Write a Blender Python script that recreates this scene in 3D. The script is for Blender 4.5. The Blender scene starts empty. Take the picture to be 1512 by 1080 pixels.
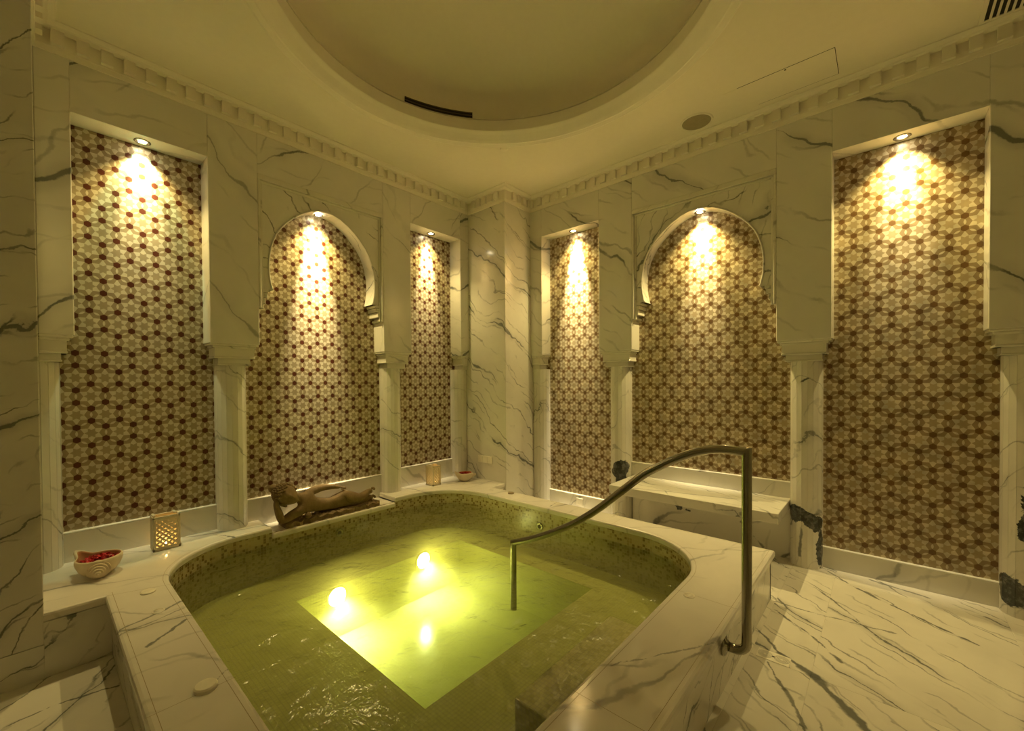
import bpy, bmesh, math, random
from mathutils import Vector, Matrix
random.seed(7)
D = bpy.data
sc = bpy.context.scene
COL = sc.collection
PI = math.pi

# ------------------------------------------------------------------ helpers
class MB:
    """collects geometry for one mesh"""
    def __init__(self): self.v = []; self.f = []; self.m = []; self.uv = {}; self.sm = []
    def add(self, vs, fs, mat=0, smooth=False):
        o = len(self.v); self.v += [Vector(p) for p in vs]
        for f in fs:
            self.f.append([o + i for i in f]); self.m.append(mat); self.sm.append(smooth)
    def face(self, pts, mat=0, uv=None, smooth=False):
        self.add(pts, [list(range(len(pts)))], mat, smooth)
        if uv: self.uv[len(self.f) - 1] = uv
    def box(self, x0, x1, y0, y1, z0, z1, mat=0, bev=0.0, xf=None):
        x0, x1 = min(x0, x1), max(x0, x1); y0, y1 = min(y0, y1), max(y0, y1); z0, z1 = min(z0, z1), max(z0, z1)
        vs = []; b = min(bev, .49 * (x1 - x0), .49 * (y1 - y0), .49 * (z1 - z0))
        if b <= 0:
            vs = [(x, y, z) for x in (x0, x1) for y in (y0, y1) for z in (z0, z1)]
            fs = [(0, 1, 3, 2), (4, 6, 7, 5), (0, 4, 5, 1), (2, 3, 7, 6), (0, 2, 6, 4), (1, 5, 7, 3)]
            if xf: vs = [xf(*p) for p in vs]
            self.add(vs, fs, mat); return
        bm = bmesh.new()
        bmesh.ops.create_cube(bm, size=1)
        for v in bm.verts:
            v.co = Vector((x0 + (v.co.x + .5) * (x1 - x0), y0 + (v.co.y + .5) * (y1 - y0), z0 + (v.co.z + .5) * (z1 - z0)))
        bmesh.ops.bevel(bm, geom=bm.edges[:], offset=b, segments=2 if bev > .004 else 1, affect='EDGES', profile=.5)
        self.take(bm, mat, xf)
    def take(self, bm, mat=0, xf=None, smooth=False):
        bm.verts.index_update()
        vs = [v.co.copy() for v in bm.verts]
        if xf: vs = [xf(*p) for p in vs]
        self.add(vs, [[v.index for v in f.verts] for f in bm.faces], mat, smooth); bm.free()
    def prism(self, poly, z0, z1, mat=0, ax='z', xf=None):
        n = len(poly)
        if ax == 'z': a = [(x, y, z0) for x, y in poly]; b = [(x, y, z1) for x, y in poly]
        elif ax == 'y': a = [(x, z0, y) for x, y in poly]; b = [(x, z1, y) for x, y in poly]
        else: a = [(z0, x, y) for x, y in poly]; b = [(z1, x, y) for x, y in poly]
        vs = a + b
        if xf: vs = [xf(*p) for p in vs]
        fs = [list(range(n))[::-1], list(range(n, 2 * n))] + [(i, (i + 1) % n, n + (i + 1) % n, n + i) for i in range(n)]
        self.add(vs, fs, mat)
    def lathe(self, prof, c=(0, 0, 0), n=32, mat=0, M=None, smooth=True, cap=True, arc=None):
        """prof: (r,z) list around local z"""
        vs = []; a0, a1 = arc or (0, 2 * PI); k = n if not arc else n + 1
        for r, z in prof:
            for i in range(k):
                t = a0 + (a1 - a0) * i / n
                p = Vector((r * math.cos(t), r * math.sin(t), z))
                if M: p = M @ p
                vs.append(p + Vector(c))
        fs = []
        for j in range(len(prof) - 1):
            for i in range(n):
                i2 = (i + 1) % k if not arc else i + 1
                fs.append((j * k + i, j * k + i2, (j + 1) * k + i2, (j + 1) * k + i))
        if cap and not arc:
            if prof[0][0] > 1e-5: fs.append(list(range(k))[::-1])
            if prof[-1][0] > 1e-5: fs.append([(len(prof) - 1) * k + i for i in range(k)])
        self.add(vs, fs, mat, smooth)
    def tube(self, pts, r, n=14, mat=0, smooth=True, cap=True):
        pts = [Vector(p) for p in pts]; vs = []; N = len(pts); up = None
        for i, p in enumerate(pts):
            d1 = (pts[i] - pts[i - 1]).normalized() if i else (pts[1] - pts[0]).normalized()
            d2 = (pts[i + 1] - pts[i]).normalized() if i < N - 1 else d1
            t = (d1 + d2).normalized()
            if up is None:
                up = d1.orthogonal().normalized()
            up = (up - d1 * up.dot(d1)).normalized()
            side = d1.cross(up)
            rr = r[i] if isinstance(r, (list, tuple)) else r
            for k in range(n):
                a = 2 * PI * k / n
                q = (up * math.cos(a) + side * math.sin(a)) * rr
                q = q - d1 * (q.dot(t) / max(.2, d1.dot(t)))       # mitre plane
                vs.append(p + q)
            up = (up - d2 * up.dot(d2)).normalized()
        fs = [(i * n + k, i * n + (k + 1) % n, (i + 1) * n + (k + 1) % n, (i + 1) * n + k) for i in range(N - 1) for k in range(n)]
        if cap: fs += [list(range(n))[::-1], [(N - 1) * n + k for k in range(n)]]
        self.add(vs, fs, mat, smooth)
    def ribbon(self, pts, w, z, mat=0, closed=False):
        """thin flat line lying on a horizontal surface"""
        P = [Vector((a, b, 0)) for a, b in pts]; n = len(P); L = []; R = []
        for i in range(n):
            a = P[(i - 1) % n] if (closed or i) else P[i]; b = P[(i + 1) % n] if (closed or i < n - 1) else P[i]
            t = (b - a).normalized(); s = Vector((-t.y, t.x, 0)) * w * .5
            L.append((P[i] + s + Vector((0, 0, z)))[:]); R.append((P[i] - s + Vector((0, 0, z)))[:])
        for i in range(n if closed else n - 1):
            j = (i + 1) % n
            self.face([R[i], R[j], L[j], L[i]], mat)
    def build(self, name, mats, parent=None, origin=None, recalc=True, kind=None, weld=False):
        """links ONE mesh object; vertices are in world metres"""
        loc = Vector(origin) if origin is not None else (Vector(parent['_w']) if parent is not None else Vector((0, 0, 0)))
        me = D.meshes.new(name)
        me.from_pydata([(v - loc)[:] for v in self.v], [], self.f)
        if not isinstance(mats, (list, tuple)): mats = [mats]
        for m in mats: me.materials.append(m)
        uvl = me.uv_layers.new(name='UVMap')
        for p in me.polygons:
            p.material_index = self.m[p.index]; p.use_smooth = self.sm[p.index]
            u = self.uv.get(p.index)
            nrm = p.normal; ax = max(range(3), key=lambda i: abs(nrm[i]))
            for q, li in enumerate(p.loop_indices):
                if u: uvl.data[li].uv = u[q]
                else:
                    c = self.v[me.loops[li].vertex_index]
                    uvl.data[li].uv = ((c.y, c.z), (c.x, c.z), (c.x, c.y))[ax]
        if recalc or weld:
            bm = bmesh.new(); bm.from_mesh(me)
            if weld: bmesh.ops.remove_doubles(bm, verts=bm.verts[:], dist=1e-5)
            if recalc: bmesh.ops.recalc_face_normals(bm, faces=bm.faces[:])
            bm.to_mesh(me); bm.free()
        o = D.objects.new(name, me); COL.objects.link(o)
        if parent is not None:
            o.parent = parent; o.location = loc - Vector(parent['_w'])
        else: o.location = loc
        if kind: o['kind'] = kind
        return o

def thing(name, label, cat, loc, group=None, kind=None):
    o = D.objects.new(name, None); COL.objects.link(o); o.location = loc
    o.empty_display_size = .05
    o['_w'] = list(loc); o['label'] = label; o['category'] = cat
    if group: o['group'] = group
    if kind: o['kind'] = kind
    return o
def tag(o, label, cat, group=None, kind=None):
    o['label'] = label; o['category'] = cat
    if group: o['group'] = group
    if kind: o['kind'] = kind
    return o
def struct(name, mb, mats, **k): return mb.build(name, mats, kind='structure', **k)

# ------------------------------------------------------------------ node helpers
class NT:
    def __init__(self, name):
        self.mat = D.materials.new(name); self.mat.use_nodes = True
        self.t = self.mat.node_tree; self.t.nodes.clear()
        self.out = self.t.nodes.new('ShaderNodeOutputMaterial')
    def n(self, ty, **k):
        x = self.t.nodes.new(ty)
        for a, b in k.items(): setattr(x, a, b)
        return x
    def l(self, a, b): self.t.links.new(a, b)
    def setin(self, sock, v):
        if isinstance(v, bpy.types.NodeSocket): self.l(v, sock)
        else: sock.default_value = v
    def m(self, op, a, b=None, c=None):
        x = self.n('ShaderNodeMath', operation=op)
        for i, v in enumerate((a, b, c)):
            if v is not None: self.setin(x.inputs[i], v)
        return x.outputs[0]
    def vm(self, op, a, b=None, out=0):
        x = self.n('ShaderNodeVectorMath', operation=op)
        self.setin(x.inputs[0], a)
        if b is not None: self.setin(x.inputs[3] if op == 'SCALE' else x.inputs[1], b)
        return x.outputs[out]
    def sep(self, v):
        x = self.n('ShaderNodeSeparateXYZ'); self.l(v, x.inputs[0]); return x.outputs
    def comb(self, x=0., y=0., z=0.):
        k = self.n('ShaderNodeCombineXYZ')
        for i, v in enumerate((x, y, z)): self.setin(k.inputs[i], v)
        return k.outputs[0]
    def mix(self, f, a, b):
        x = self.n('ShaderNodeMix', data_type='RGBA')
        self.setin(x.inputs[0], f)
        for s, v in ((x.inputs[6], a), (x.inputs[7], b)):
            if isinstance(v, bpy.types.NodeSocket): self.l(v, s)
            else: s.default_value = (*v, 1) if len(v) == 3 else v
        return x.outputs[2]
    def ramp(self, f, stops):
        x = self.n('ShaderNodeValToRGB'); self.l(f, x.inputs[0]); e = x.color_ramp.elements
        while len(e) < len(stops): e.new(.5)
        for i, (p, c) in enumerate(stops): e[i].position = p; e[i].color = (c, c, c, 1) if not isinstance(c, tuple) else (*c, 1)
        return x.outputs[0]
    def noise(self, v, scale=5, detail=2, rough=.5, dist=0, out=0):
        x = self.n('ShaderNodeTexNoise'); self.l(v, x.inputs['Vector'])
        x.inputs['Scale'].default_value = scale; x.inputs['Detail'].default_value = detail
        x.inputs['Roughness'].default_value = rough; x.inputs['Distortion'].default_value = dist
        return x.outputs[out]
    def map01(self, v, a, b, c=0., d=1.):
        x = self.n('ShaderNodeMapRange'); self.setin(x.inputs[0], v)
        for i, q in enumerate((a, b, c, d)): x.inputs[i + 1].default_value = q
        return x.outputs[0]
    def smooth(self, v, a, b):
        x = self.n('ShaderNodeMapRange', interpolation_type='SMOOTHSTEP'); self.setin(x.inputs[0], v)
        x.inputs[1].default_value = a; x.inputs[2].default_value = b
        return x.outputs[0]
    def bsdf(self, col, rough=.5, bump=None, metallic=0., spec=.5, **k):
        b = self.n('ShaderNodeBsdfPrincipled')
        if isinstance(col, bpy.types.NodeSocket): self.l(col, b.inputs['Base Color'])
        else: b.inputs['Base Color'].default_value = (*col, 1)
        self.setin(b.inputs['Roughness'], rough); b.inputs['Metallic'].default_value = metallic
        b.inputs['Specular IOR Level'].default_value = spec
        for a, v in k.items(): b.inputs[a.replace('_', ' ')].default_value = v
        if bump is not None:
            h, s, d = bump; x = self.n('ShaderNodeBump'); x.inputs['Strength'].default_value = s
            x.inputs['Distance'].default_value = d; self.l(h, x.inputs['Height']); self.l(x.outputs[0], b.inputs['Normal'])
        self.l(b.outputs[0], self.out.inputs[0]); return b
    def obj(self): return self.n('ShaderNodeTexCoord').outputs['Object']
    def pos(self): return self.n('ShaderNodeNewGeometry').outputs['Position']

def plain(name, col, rough=.5, metallic=0., spec=.5, **k):
    t = NT(name); v = t.noise(t.obj(), 25, 3); dk = .012 if 'plaster' in name else .06
    c = t.mix(t.map01(v, .3, .7), tuple(x * (1 - dk) for x in col), tuple(min(1, x * (1 + dk)) for x in col))
    t.bsdf(c, rough, None, metallic, spec, **k); return t.mat

def marble(name, base=(.80, .775, .71), vein=(.13, .135, .13), dirn=(.7, .2, .7), scale=1.0, amt=.8, fine=.5,
           rough=.16, patches=(), lines=(), island=True, warp=.34):
    """white marble; grey veins run at right angles to dirn. patches = dark inclusions (x,y,z,r,zscale); lines = single drawn veins"""
    t = NT(name); p = t.pos()
    if island:
        g = t.n('ShaderNodeNewGeometry').outputs['Random Per Island']
        oi = t.n('ShaderNodeObjectInfo').outputs['Random']
        pp = t.vm('ADD', p, t.comb(t.m('MULTIPLY', g, 37.), t.m('MULTIPLY', oi, 53.), t.m('MULTIPLY', t.m('ADD', g, oi), 19.)))
    else: pp = p
    wob1 = t.vm('SUBTRACT', t.noise(pp, 1.6 * scale, 3, .55, out=1), (.5, .5, .5))
    wob2 = t.vm('SUBTRACT', t.noise(pp, 9 * scale, 5, .65, out=1), (.5, .5, .5))
    q = t.vm('ADD', pp, t.vm('ADD', t.vm('SCALE', wob1, warp), t.vm('SCALE', wob2, .045)))
    dn = Vector(dirn).normalized()
    def lines_(d, freq, wd, seed):
        v = t.vm('DOT_PRODUCT', t.vm('ADD', q, seed), (Vector(d).normalized() * freq * scale)[:], 1)
        f = t.m('ABSOLUTE', t.m('SUBTRACT', t.m('FRACT', v), .5))
        return f
    o1 = dn; o2 = (dn + Vector((.35, -.3, .25))).normalized(); o3 = (dn + Vector((-.25, .3, -.45))).normalized()
    n1 = t.noise(t.vm('ADD', pp, (3, 9, 5)), 1.5 * scale, 3); n2 = t.noise(t.vm('ADD', pp, (8, 1, 2)), 2.2 * scale, 3); n3 = t.noise(t.vm('ADD', pp, (5, 5, 9)), 3.5 * scale, 3)
    w1 = t.map01(n2, .3, .7, .004, .034)    # the width of a vein swells and thins
    f1 = lines_(o1, 1.7, 0, (0, 0, 0)); v1 = t.m('MULTIPLY', t.smooth(t.m('DIVIDE', f1, w1), 1., .25), t.smooth(n1, .38, .54))
    f2 = lines_(o2, 3.1, 0, (7.3, 1.7, 3.1)); v2 = t.m('MULTIPLY', t.smooth(f2, .032, .004), t.smooth(n2, .42, .57))
    f3 = lines_(o3, 6.7, 0, (2.1, 4.4, 6.2)); v3 = t.m('MULTIPLY', t.smooth(f3, .075, .01), t.smooth(n3, .45, .62))
    halo = t.m('MULTIPLY', t.m('MULTIPLY', t.smooth(f1, .13, .0), t.smooth(n1, .40, .60)), .30)
    stre = t.noise(t.vm('ADD', t.vm('SCALE', q, 2.), t.vm('SCALE', t.vm('MULTIPLY', dn[:], (1, 1, 1)), 1.)), 3., 4)
    c = t.mix(t.map01(t.noise(q, 1.6 * scale, 4, .6), .3, .72), tuple(b * .86 for b in base), base)
    f = t.m('ADD', t.m('ADD', v1, t.m('MULTIPLY', v2, fine * .9)), t.m('ADD', t.m('MULTIPLY', v3, fine * .55), halo))
    f = t.m('MINIMUM', t.m('MULTIPLY', f, amt), .90)
    c = t.mix(f, c, vein)
    if lines or patches:
        wob = t.vm('SUBTRACT', t.noise(p, 6, 6, .68, out=1), (.5, .5, .5))
        pw = t.vm('ADD', p, t.vm('SCALE', wob, .06)); pw2 = t.vm('ADD', p, t.vm('SCALE', wob, .17))
        for a, b, wd, s in lines:
            A = Vector(a); B = Vector(b); d = B - A; L2 = d.length_squared
            ap = t.vm('SUBTRACT', pw, A[:])
            h = t.m('MINIMUM', t.m('MAXIMUM', t.m('DIVIDE', t.vm('DOT_PRODUCT', ap, d[:], 1), L2), 0.), 1.)
            x = t.n('ShaderNodeVectorMath', operation='SCALE'); x.inputs[0].default_value = d[:]; t.l(h, x.inputs[3])
            dist = t.vm('LENGTH', t.vm('SUBTRACT', ap, x.outputs[0]), None, 1)
            wv = t.m('MULTIPLY', t.map01(t.noise(p, 11, 3), .3, .7, .35, 1.35), wd)
            c = t.mix(t.m('MULTIPLY', t.smooth(t.m('DIVIDE', dist, wv), 1., .4), s), c, vein)
        for (x, y, z, r, zs) in patches:
            dv = t.vm('MULTIPLY', t.vm('SUBTRACT', pw2, (x, y, z)), (1, 1, zs))
            k = t.smooth(t.vm('LENGTH', dv, None, 1), r, r * .93)
            dk = t.mix(t.smooth(t.noise(p, 26, 5, .7), .45, .65), (.04, .045, .043), (.15, .155, .145))
            c = t.mix(k, c, dk)
    t.bsdf(c, rough, None, 0, .5)
    return t.mat

def mosaic(name, axis, R, dot, petal, star, kite, vary):
    """polished inlay of six-pointed stars, kites, petals and hexagon dots"""
    t = NT(name); s = t.sep(t.obj())
    x = t.m('DIVIDE', s[axis], R); y = t.m('DIVIDE', s[2], R); S3 = math.sqrt(3)
    def cell(ox, oy):
        xx = t.m('SUBTRACT', x, ox); yy = t.m('SUBTRACT', y, oy)
        return (t.m('SUBTRACT', xx, t.m('MULTIPLY', t.m('ROUND', t.m('DIVIDE', xx, S3)), S3)),
                t.m('SUBTRACT', yy, t.m('MULTIPLY', t.m('ROUND', t.m('DIVIDE', yy, 3.)), 3.)))
    a = cell(0., 0.); b = cell(S3 / 2, 1.5)
    la = t.m('ADD', t.m('POWER', a[0], 2.), t.m('POWER', a[1], 2.)); lb = t.m('ADD', t.m('POWER', b[0], 2.), t.m('POWER', b[1], 2.))
    # POWER of negatives: use multiply instead
    la = t.m('ADD', t.m('MULTIPLY', a[0], a[0]), t.m('MULTIPLY', a[1], a[1])); lb = t.m('ADD', t.m('MULTIPLY', b[0], b[0]), t.m('MULTIPLY', b[1], b[1]))
    k = t.m('LESS_THAN', la, lb)
    def pick(u, v): return t.m('ADD', t.m('MULTIPLY', k, u), t.m('MULTIPLY', t.m('SUBTRACT', 1., k), v))
    qx0 = pick(a[0], b[0]); qy0 = pick(a[1], b[1])
    cid = t.comb(t.m('SUBTRACT', x, qx0), t.m('SUBTRACT', y, qy0), 0.)
    qx = t.m('ABSOLUTE', qx0); qy = t.m('ABSOLUTE', qy0)
    sd = t.m('MAXIMUM', t.m('ADD', t.m('MULTIPLY', qx, -.5), t.m('MULTIPLY', qy, S3 / 2)), 0.)
    px = t.m('ADD', qx, t.m('MULTIPLY', sd, 1.)); px = t.m('ADD', qx, t.m('MULTIPLY', sd, 2 * .5))
    py = t.m('ABSOLUTE', t.m('SUBTRACT', qy, t.m('MULTIPLY', sd, 2 * S3 / 2)))
    h = S3 / 2
    gx = t.m('SUBTRACT', h, px); gy = t.m('SUBTRACT', .5, py)
    dd = t.m('MAXIMUM', gx, t.m('ADD', t.m('MULTIPLY', gx, .5), t.m('MULTIPLY', gy, h)))
    dd = t.m('MAXIMUM', dd, t.m('ADD', t.m('MULTIPLY', gx, .5), t.m('MULTIPLY', gy, -h)))
    is_dot = t.m('LESS_THAN', dd, .225)
    yl = t.m('DIVIDE', py, .215)
    is_lens = t.m('LESS_THAN', gx, t.m('MULTIPLY', .080, t.m('SUBTRACT', 1., t.m('MULTIPLY', yl, yl))))
    is_pet = t.m('GREATER_THAN', t.m('SUBTRACT', t.m('MULTIPLY', t.m('SUBTRACT', px, .44), .3875), t.m('MULTIPLY', py, .23)), 0.)
    is_star = t.m('LESS_THAN', t.m('ADD', t.m('MULTIPLY', t.m('SUBTRACT', px, .44), .124), t.m('MULTIPLY', py, .215)), 0.)
    wn = t.n('ShaderNodeTexWhiteNoise', noise_dimensions='3D')
    t.l(t.vm('SNAP', t.vm('ADD', cid, (.1, .1, .1)), (.3, .3, .3)), wn.inputs[0]); rnd = wn.outputs[0]
    ns = t.noise(t.vm('ADD', t.comb(x, y, 0.), (.37, .11, 0)), .9, 1); stone = t.noise(t.obj(), 60, 4, .6)
    def tone(c, f): return t.mix(f, tuple(v * (1 - vary) for v in c), tuple(min(1, v * (1 + vary)) for v in c))
    f1 = t.map01(ns, .3, .7); f2 = t.m('ADD', t.m('MULTIPLY', rnd, .6), t.m('MULTIPLY', f1, .4))
    c = tone(kite, f1)
    c = t.mix(is_star, c, tone(star, f2))
    c = t.mix(is_pet, c, tone(petal, t.m('ADD', t.m('MULTIPLY', f1, .8), t.m('MULTIPLY', rnd, .2))))
    c = t.mix(is_lens, c, tone(kite, f2))
    c = t.mix(is_dot, c, tone(dot, f1))
    c = t.mix(t.map01(stone, .2, .8, 0., .22), c, t.mix(.5, c, (.15, .11, .06)))
    t.bsdf(c, .3, None, 0, .45)
    return t.mat

def pool_tile(name, pitch=.0185, pale=0.):
    t = NT(name); uv = t.n('ShaderNodeUVMap').outputs[0]
    s = t.sep(uv)
    u = t.m('DIVIDE', s[0], pitch); v = t.m('DIVIDE', s[1], pitch)
    fu = t.m('FRACT', u); fv = t.m('FRACT', v)
    wn = t.n('ShaderNodeTexWhiteNoise', noise_dimensions='3D')
    t.l(t.comb(t.m('FLOOR', u), t.m('FLOOR', v), 0.), wn.inputs[0]); r = wn.outputs[0]
    c = t.ramp(r, [(0., (.48, .42, .24)), (.45, (.43, .37, .20)), (.62, (.36, .30, .15)), (.74, (.20, .145, .055)), (1., (.16, .11, .04))])
    c.node.color_ramp.interpolation = 'CONSTANT'
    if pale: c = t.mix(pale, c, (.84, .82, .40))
    e = t.m('MINIMUM', t.m('MINIMUM', fu, t.m('SUBTRACT', 1., fu)), t.m('MINIMUM', fv, t.m('SUBTRACT', 1., fv)))
    g = t.m('LESS_THAN', e, .055)
    c = t.mix(g, c, (.46, .41, .26))
    t.bsdf(c, t.m('ADD', .22, t.m('MULTIPLY', g, .5)), (t.m('SUBTRACT', 1., g), .35, .001), 0, .5)
    return t.mat

# ------------------------------------------------------------------ materials
M_wallA = marble('marble_wall_left', dirn=(.5, .2, -.8), amt=.85, fine=.5)
M_wallB = marble('marble_wall_right', dirn=(.2, .6, -.75), amt=.9, fine=.6)
M_pillar = marble('marble_pillar', dirn=(.45, -.45, .75), amt=.8, fine=1.0, scale=1.35)
M_arch = marble('marble_arch', dirn=(.55, .55, .65), amt=.95, fine=1., scale=1.5, island=False)
M_shaft = marble('marble_shaft', dirn=(.6, .3, .7), amt=.6, fine=.8, scale=1.5, island=False)
M_plain = marble('marble_plain', dirn=(.5, .5, .6), amt=.45, fine=.6)
M_capital = marble('marble_capital', base=(.78, .75, .66), dirn=(.5, .4, .7), amt=.45, fine=.6)
M_coping = marble('marble_coping', base=(.76, .72, .66), dirn=(.35, .93, 0), amt=.5, fine=.8, rough=.12, island=False,
                  lines=[((-3.3, -.95, .29), (-3.08, -.86, .29), .009, .7), ((-3.3, -1.0, .29), (-3.07, -.93, .29), .010, .6),
                         ((-3.24, -1.17, .29), (-3.10, -1.06, .29), .012, .8), ((-3.15, -1.62, .29), (-3.07, -1.55, .29), .005, .7),
                         ((-2.2, -2.53, .29), (-1.75, -2.8, .29), .008, .6), ((-2.72, .02, .29), (-2.64, -.12, .29), .010, .9),
                         ((-1.16, .1, .29), (-1.13, -.1, .29), .008, .8), ((-.6, -1.25, .29), (-.8, -1.3, .29), .008, .8)])
M_floor = marble('marble_floor', base=(.82, .78, .71), dirn=(.76, -.65, 0), amt=.8, fine=1.0, rough=.1, scale=1.5, warp=.22,
                 lines=[((-1.02, -2.79, 0), (-1.15, -2.9, 0), .010, .9), ((-1.15, -2.9, 0), (-1.25, -3.05, 0), .022, .9), ((-1.25, -3.05, 0), (-1.5, -3.25, 0), .034, .9),
                        ((-.72, -2.8, 0), (-.9, -3.01, 0), .009, .9), ((-.9, -3.01, 0), (-1.05, -3.12, 0), .012, .8),
                        ((-.62, -2.8, 0), (-.63, -3.0, 0), .008, .8), ((-.63, -3.0, 0), (-.58, -3.3, 0), .012, .7),
                        ((.12, -2.94, 0), (-.1, -3.13, 0), .010, .9), ((-.1, -3.13, 0), (-.24, -3.32, 0), .013, .9), ((-.24, -3.32, 0), (-.45, -3.6, 0), .010, .9),
                        ((-.2, -2.79, 0), (-.25, -2.94, 0), .007, .9), ((-.25, -2.94, 0), (-.43, -3.08, 0), .012, .8), ((-.43, -3.08, 0), (-.7, -3.25, 0), .009, .7),
                        ((-1.27, -2.87, 0), (-1.42, -2.96, 0), .009, .8), ((-1.42, -2.96, 0), (-1.6, -3.05, 0), .016, .8),
                        ((-3.5, -.79, 0), (-3.3, -.83, 0), .010, .9), ((-3.9, -.85, 0), (-3.5, -.79, 0), .006, .8),
                        ((.1, -3.2, 0), (.02, -3.45, 0), .02, .7)])
M_slab = marble('marble_slab', dirn=(.45, .2, -.85), amt=.9, fine=1.1, scale=1.7)
M_bench = marble('marble_bench', dirn=(.8, -.4, .3), amt=.7, fine=1.0, scale=1.3,
                 lines=[((-.33, -1.75, .44), (-.1, -2.6, .44), .016, .5), ((-.35, -2.55, .40), (-.2, -2.77, .36), .014, .7)])
M_underbench = marble('marble_under_bench', dirn=(.3, .5, .6), amt=.6, fine=.7,
                      patches=[(.13, -1.98, .235, .038, 1.3), (.13, -1.88, .215, .015, .6), (.13, -2.05, .21, .022, 1.6)],
                      lines=[((.13, -1.75, .36), (.13, -2.1, .25), .012, .8), ((.13, -2.45, .2), (.13, -2.6, .05), .014, .7)])
M_col_B1 = marble('marble_shaft_patched', dirn=(.6, .3, .7), amt=.6, fine=.8, scale=1.5, island=False, patches=[(.04, -1.50, .50, .09, 1.0), (.03, -1.53, .42, .05, 1.)])
M_col_B2 = marble('marble_shaft_banded', dirn=(.6, .3, .7), amt=.6, fine=.8, scale=1.5, island=False,
                  patches=[(.02, -2.80, .36, .075, 1.2), (.02, -2.87, .345, .06, 1.4), (.05, -2.92, .32, .07, 1.4), (.08, -2.955, .14, .045, .3)],
                  lines=[((.02, -2.78, 1.38), (.02, -2.83, 1.27), .010, 1.), ((.02, -2.78, 1.24), (.02, -2.86, 1.29), .014, 1.), ((.02, -2.86, 1.29), (.04, -2.96, 1.33), .011, 1.),
                         ((.03, -2.85, .28), (.03, -2.83, .08), .014, .8)])
M_col_B3 = marble('marble_shaft_dark', dirn=(.6, .3, .7), amt=.7, fine=.8, scale=1.5, island=False,
                  patches=[(.05, -3.785, .14, .07, .8), (.03, -3.85, .60, .06, .3), (.02, -3.88, 1.22, .06, 1.)])
M_plaster = plain('ceiling_plaster', (.80, .75, .64), .75)
M_cornice = plain('cornice_plaster', (.84, .79, .69), .55)
M_grout = plain('grout', (.30, .24, .15), .8)
M_moA = mosaic('mosaic_left', 0, .0717, (.075, .014, .005), (.295, .230, .138), (.335, .27, .168), (.56, .50, .365), .10)
M_moB = mosaic('mosaic_right', 1, .0717, (.125, .064, .022), (.275, .205, .115), (.36, .285, .17), (.54, .475, .34), .26)
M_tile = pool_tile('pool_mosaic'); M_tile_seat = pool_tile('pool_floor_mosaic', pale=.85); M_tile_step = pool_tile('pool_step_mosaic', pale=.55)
M_steel = plain('brushed_steel', (.34, .32, .26), .16, 1.)
M_white = plain('white_plastic', (.82, .78, .68), .45)
M_dark = plain('dark_void', (.015, .013, .01), .8)
M_grille = plain('speaker_cloth', (.30, .26, .17), .8)
M_clay = plain('clay', (.66, .56, .41), .6)
M_clay_in = plain('clay_inside', (.48, .22, .10), .6)
def mk_petal():
    t = NT('rose_petal'); r = t.n('ShaderNodeNewGeometry').outputs['Random Per Island']
    t.bsdf(t.ramp(r, [(0, (.24, .004, .008)), (.6, (.52, .008, .018)), (1, (.70, .03, .04))]), .45); return t.mat
M_petal = mk_petal()
def mk_stone():
    t = NT('brown_sandstone'); o = t.obj(); a = t.noise(o, 14, 6, .65); b = t.noise(o, 120, 3)
    c = t.mix(t.map01(a, .3, .7), (.15, .10, .048), (.26, .18, .09))
    w = t.n('ShaderNodeTexWave', wave_type='BANDS', bands_direction='X'); t.l(o, w.inputs[0]); w.inputs['Scale'].default_value = 22; w.inputs['Distortion'].default_value = 3; w.inputs['Detail'].default_value = 2
    c = t.mix(t.m('MULTIPLY', w.outputs['Fac'], .18), c, (.15, .10, .05))
    t.bsdf(c, .75, (t.m('ADD', a, t.m('MULTIPLY', b, .4)), .5, .006), 0, .25); return t.mat
M_stone = mk_stone()
def mk_lantern():
    t = NT('lantern_soapstone'); a = t.noise(t.obj(), 30, 3)
    b = t.bsdf(t.mix(a, (.60, .52, .36), (.72, .64, .47)), .5)
    b.inputs['Subsurface Weight'].default_value = .0
    return t.mat
M_lantern = mk_lantern()
def emit(name, col, s):
    t = NT(name); e = t.n('ShaderNodeEmission'); e.inputs[0].default_value = (*col, 1); e.inputs[1].default_value = s
    t.l(e.outputs[0], t.out.inputs[0]); return t.mat
WARM = (1., .765, .285)
M_bulb = emit('lamp_glow', (1., .85, .55), 60.)
M_flame = emit('candle_flame', (1., .62, .16), 40.)
M_wlamp = emit('underwater_lamp_glow', (1., .90, .42), 110.)
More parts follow.
